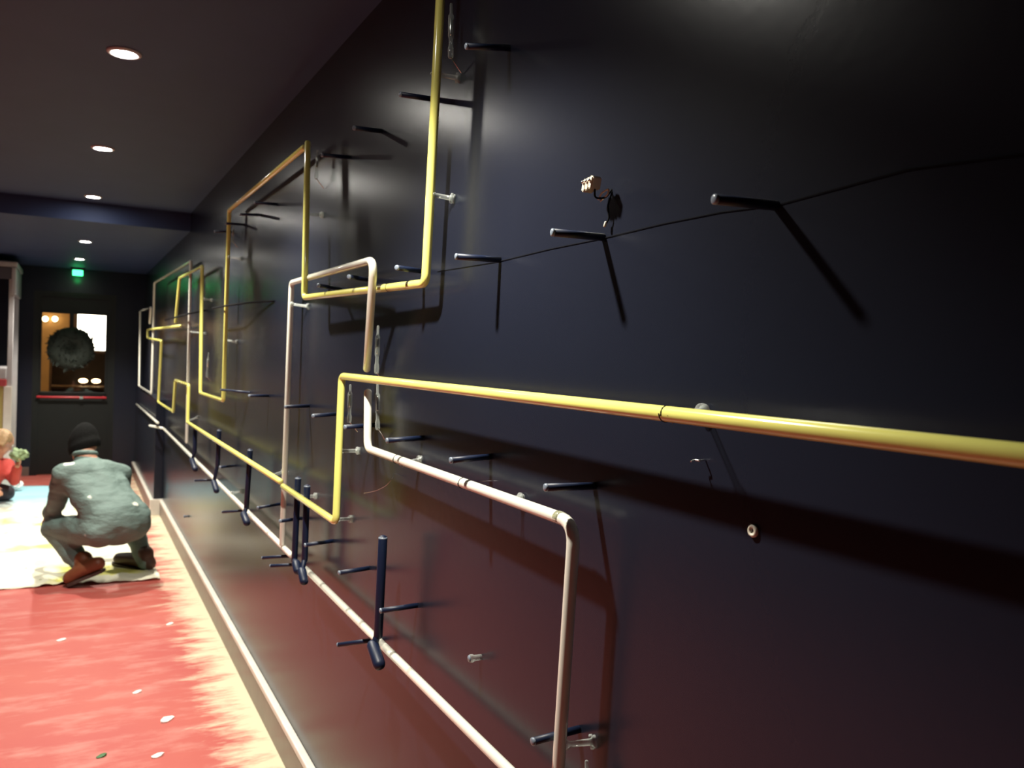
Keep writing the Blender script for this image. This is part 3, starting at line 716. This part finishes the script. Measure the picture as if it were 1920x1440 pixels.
for v in bm.verts:
    h = (v.co-hc).dot(rt3[2]); f = (v.co-hc).dot(rt3[1]); v.co -= rt3[0]*((v.co-hc).dot(rt3[0]))*.12; v.co += rt3[1]*(-.012*max(0, h-.05)/.09); v.co += rt3[2]*(-f*.18)
obj('beanie', bm, 'wool', body, True)

# --- person crouching at the left edge
K = dict(hc=at(5, 829, 7.70), neck=at(-8, 858, 7.72), chest=at(-14, 880, 7.74), pel=at(-52, 922, 7.86), ls=at(-40, 872, 7.62), rs=at(12, 874, 7.86),
         re=at(27, 900, 7.74), le=at(-44, 905, 7.5))
rw2 = at(32, 874, 7.66); lw2 = at(-20, 915, 7.45)
gz = onz(10, 945); lk2 = Vector((gz.x-.22, gz.y-.10, .085)); rk2 = Vector((gz.x+.0, gz.y+.12, .085)); la2 = lk2+Vector((-.36, .12, -.02)); ra2 = rk2+Vector((-.36, .14, -.02))
f2 = Vector((.70, .50, -.50)).normalized(); u2 = Vector((.35, .25, .9)).normalized()
p2 = thing('person', Vector((K['pel'].x, K['pel'].y, 0)), 'person with light brown hair in a red jacket, kneeling at the left edge', 'person')
bm = bmesh.new(); r2 = head(bm, K['hc'], f2, u2, .95)
limb(bm, [(K['hc']-u2*.05, .055), (K['neck'], .055), (K['chest'], .10), (K['pel'], .12)])
for s_, e_, w_ in ((K['ls'], K['le'], lw2), (K['rs'], K['re'], rw2)): limb(bm, [(K['chest'], .07), (s_, .05), (e_, .036), (w_, .026)])
for k_, a_ in ((lk2, la2), (rk2, ra2)): limb(bm, [(K['pel'], .10), (k_, .055), (a_, .04), (a_+Vector((-.12, .02, -.02)), .035)])
hand(bm, rw2, rw2-K['re']+Vector((.03, 0, 0)), Vector((-.2, -.5, .6)), .95); hand(bm, lw2, lw2-K['le'], Vector((.2, .3, -.8)), .95)
body2 = obj('body', fuse(bm, .0125, 2), 'skin', p2, True); eyes(body2, K['hc'], *r2, .95)
bm = bmesh.new()
limb(bm, [(K['ls'], .075), (K['chest'], .125), (K['rs'], .075)]); limb(bm, [(K['neck']-Vector((0, 0, .03)), .07), (K['chest'], .13), (K['pel'], .15)])
for s_, e_, w_ in ((K['ls'], K['le'], lw2), (K['rs'], K['re'], rw2)): limb(bm, [(s_, .07), (e_, .054), (e_.lerp(w_, .85), .042)])
me = fuse(bm, .018, 4)
for v in me.vertices: v.co += v.normal*(.010*noise.noise(v.co*9))
obj('jacket', me, 'red', body2, True)
bm = bmesh.new()
for k_, a_ in ((lk2, la2), (rk2, ra2)): limb(bm, [(K['pel'], .135), (k_, .075), (a_, .055)])
obj('trousers', fuse(bm, .018, 4), 'jeans', body2, True)
for a_ in (la2, ra2):
    bm = bmesh.new(); limb(bm, [(a_, .05), (a_+Vector((-.05, .01, -.015)), .048), (a_+Vector((-.15, .02, -.03)), .04)]); obj('shoe', fuse(bm, .014, 3), 'sole', body2, True)
bm = bmesh.new(); R2 = Matrix((r2[0], r2[1], r2[2])).transposed()
ball(bm, K['hc']+r2[2]*.03-r2[1]*.022, (.083, .092, .088), R2, 24); ball(bm, K['hc']-r2[1]*.06-r2[2]*.03, (.066, .045, .075), R2, 18)
for k in range(26):
    a_ = k*.9; q = K['hc']+r2[2]*.05-r2[1]*.03+(r2[0]*math.cos(a_)*.07-r2[1]*abs(math.sin(a_))*.07)
    tube(bm, [q+r2[2]*.03, q+(r2[0]*math.cos(a_)-r2[1]*abs(math.sin(a_)))*.018-r2[2]*.05, q+(r2[0]*math.cos(a_)-r2[1]*abs(math.sin(a_)))*.012-r2[2]*.1], .014, 8)
obj('hair', fuse(bm, .013, 2), 'hair', body2, True)
# rag in the hand, white rag on the sheet
def crumple(c, s, m, label, name, cat):
    bm = bmesh.new(); bmesh.ops.create_icosphere(bm, subdivisions=4, radius=1)
    for v in bm.verts:
        n_ = v.co.normalized(); k = 1+.45*noise.noise(n_*2.2+Vector((c.x*3, 0, 0)))+.2*noise.noise(n_*5); v.co = Vector((n_.x*s[0]*k, n_.y*s[1]*k, n_.z*s[2]*k))+c
    zmin = min(v.co.z for v in bm.verts)
    return tag(obj(name, bm, m, None, True), label, cat)
rg = rw2+(rw2-K['re']).normalized()*.10+Vector((0, 0, .03))
crumple(rg, (.07, .06, .05), 'rag', 'crumpled pale green rag in the hand of the kneeling person', 'paint_rag', 'rag')
q = onz(30, 916, .03); crumple(Vector((q.x, q.y, .068)), (.055, .05, .042), 'paper', 'small crumpled white rag at the back of the drop sheet', 'paint_rag', 'rag')
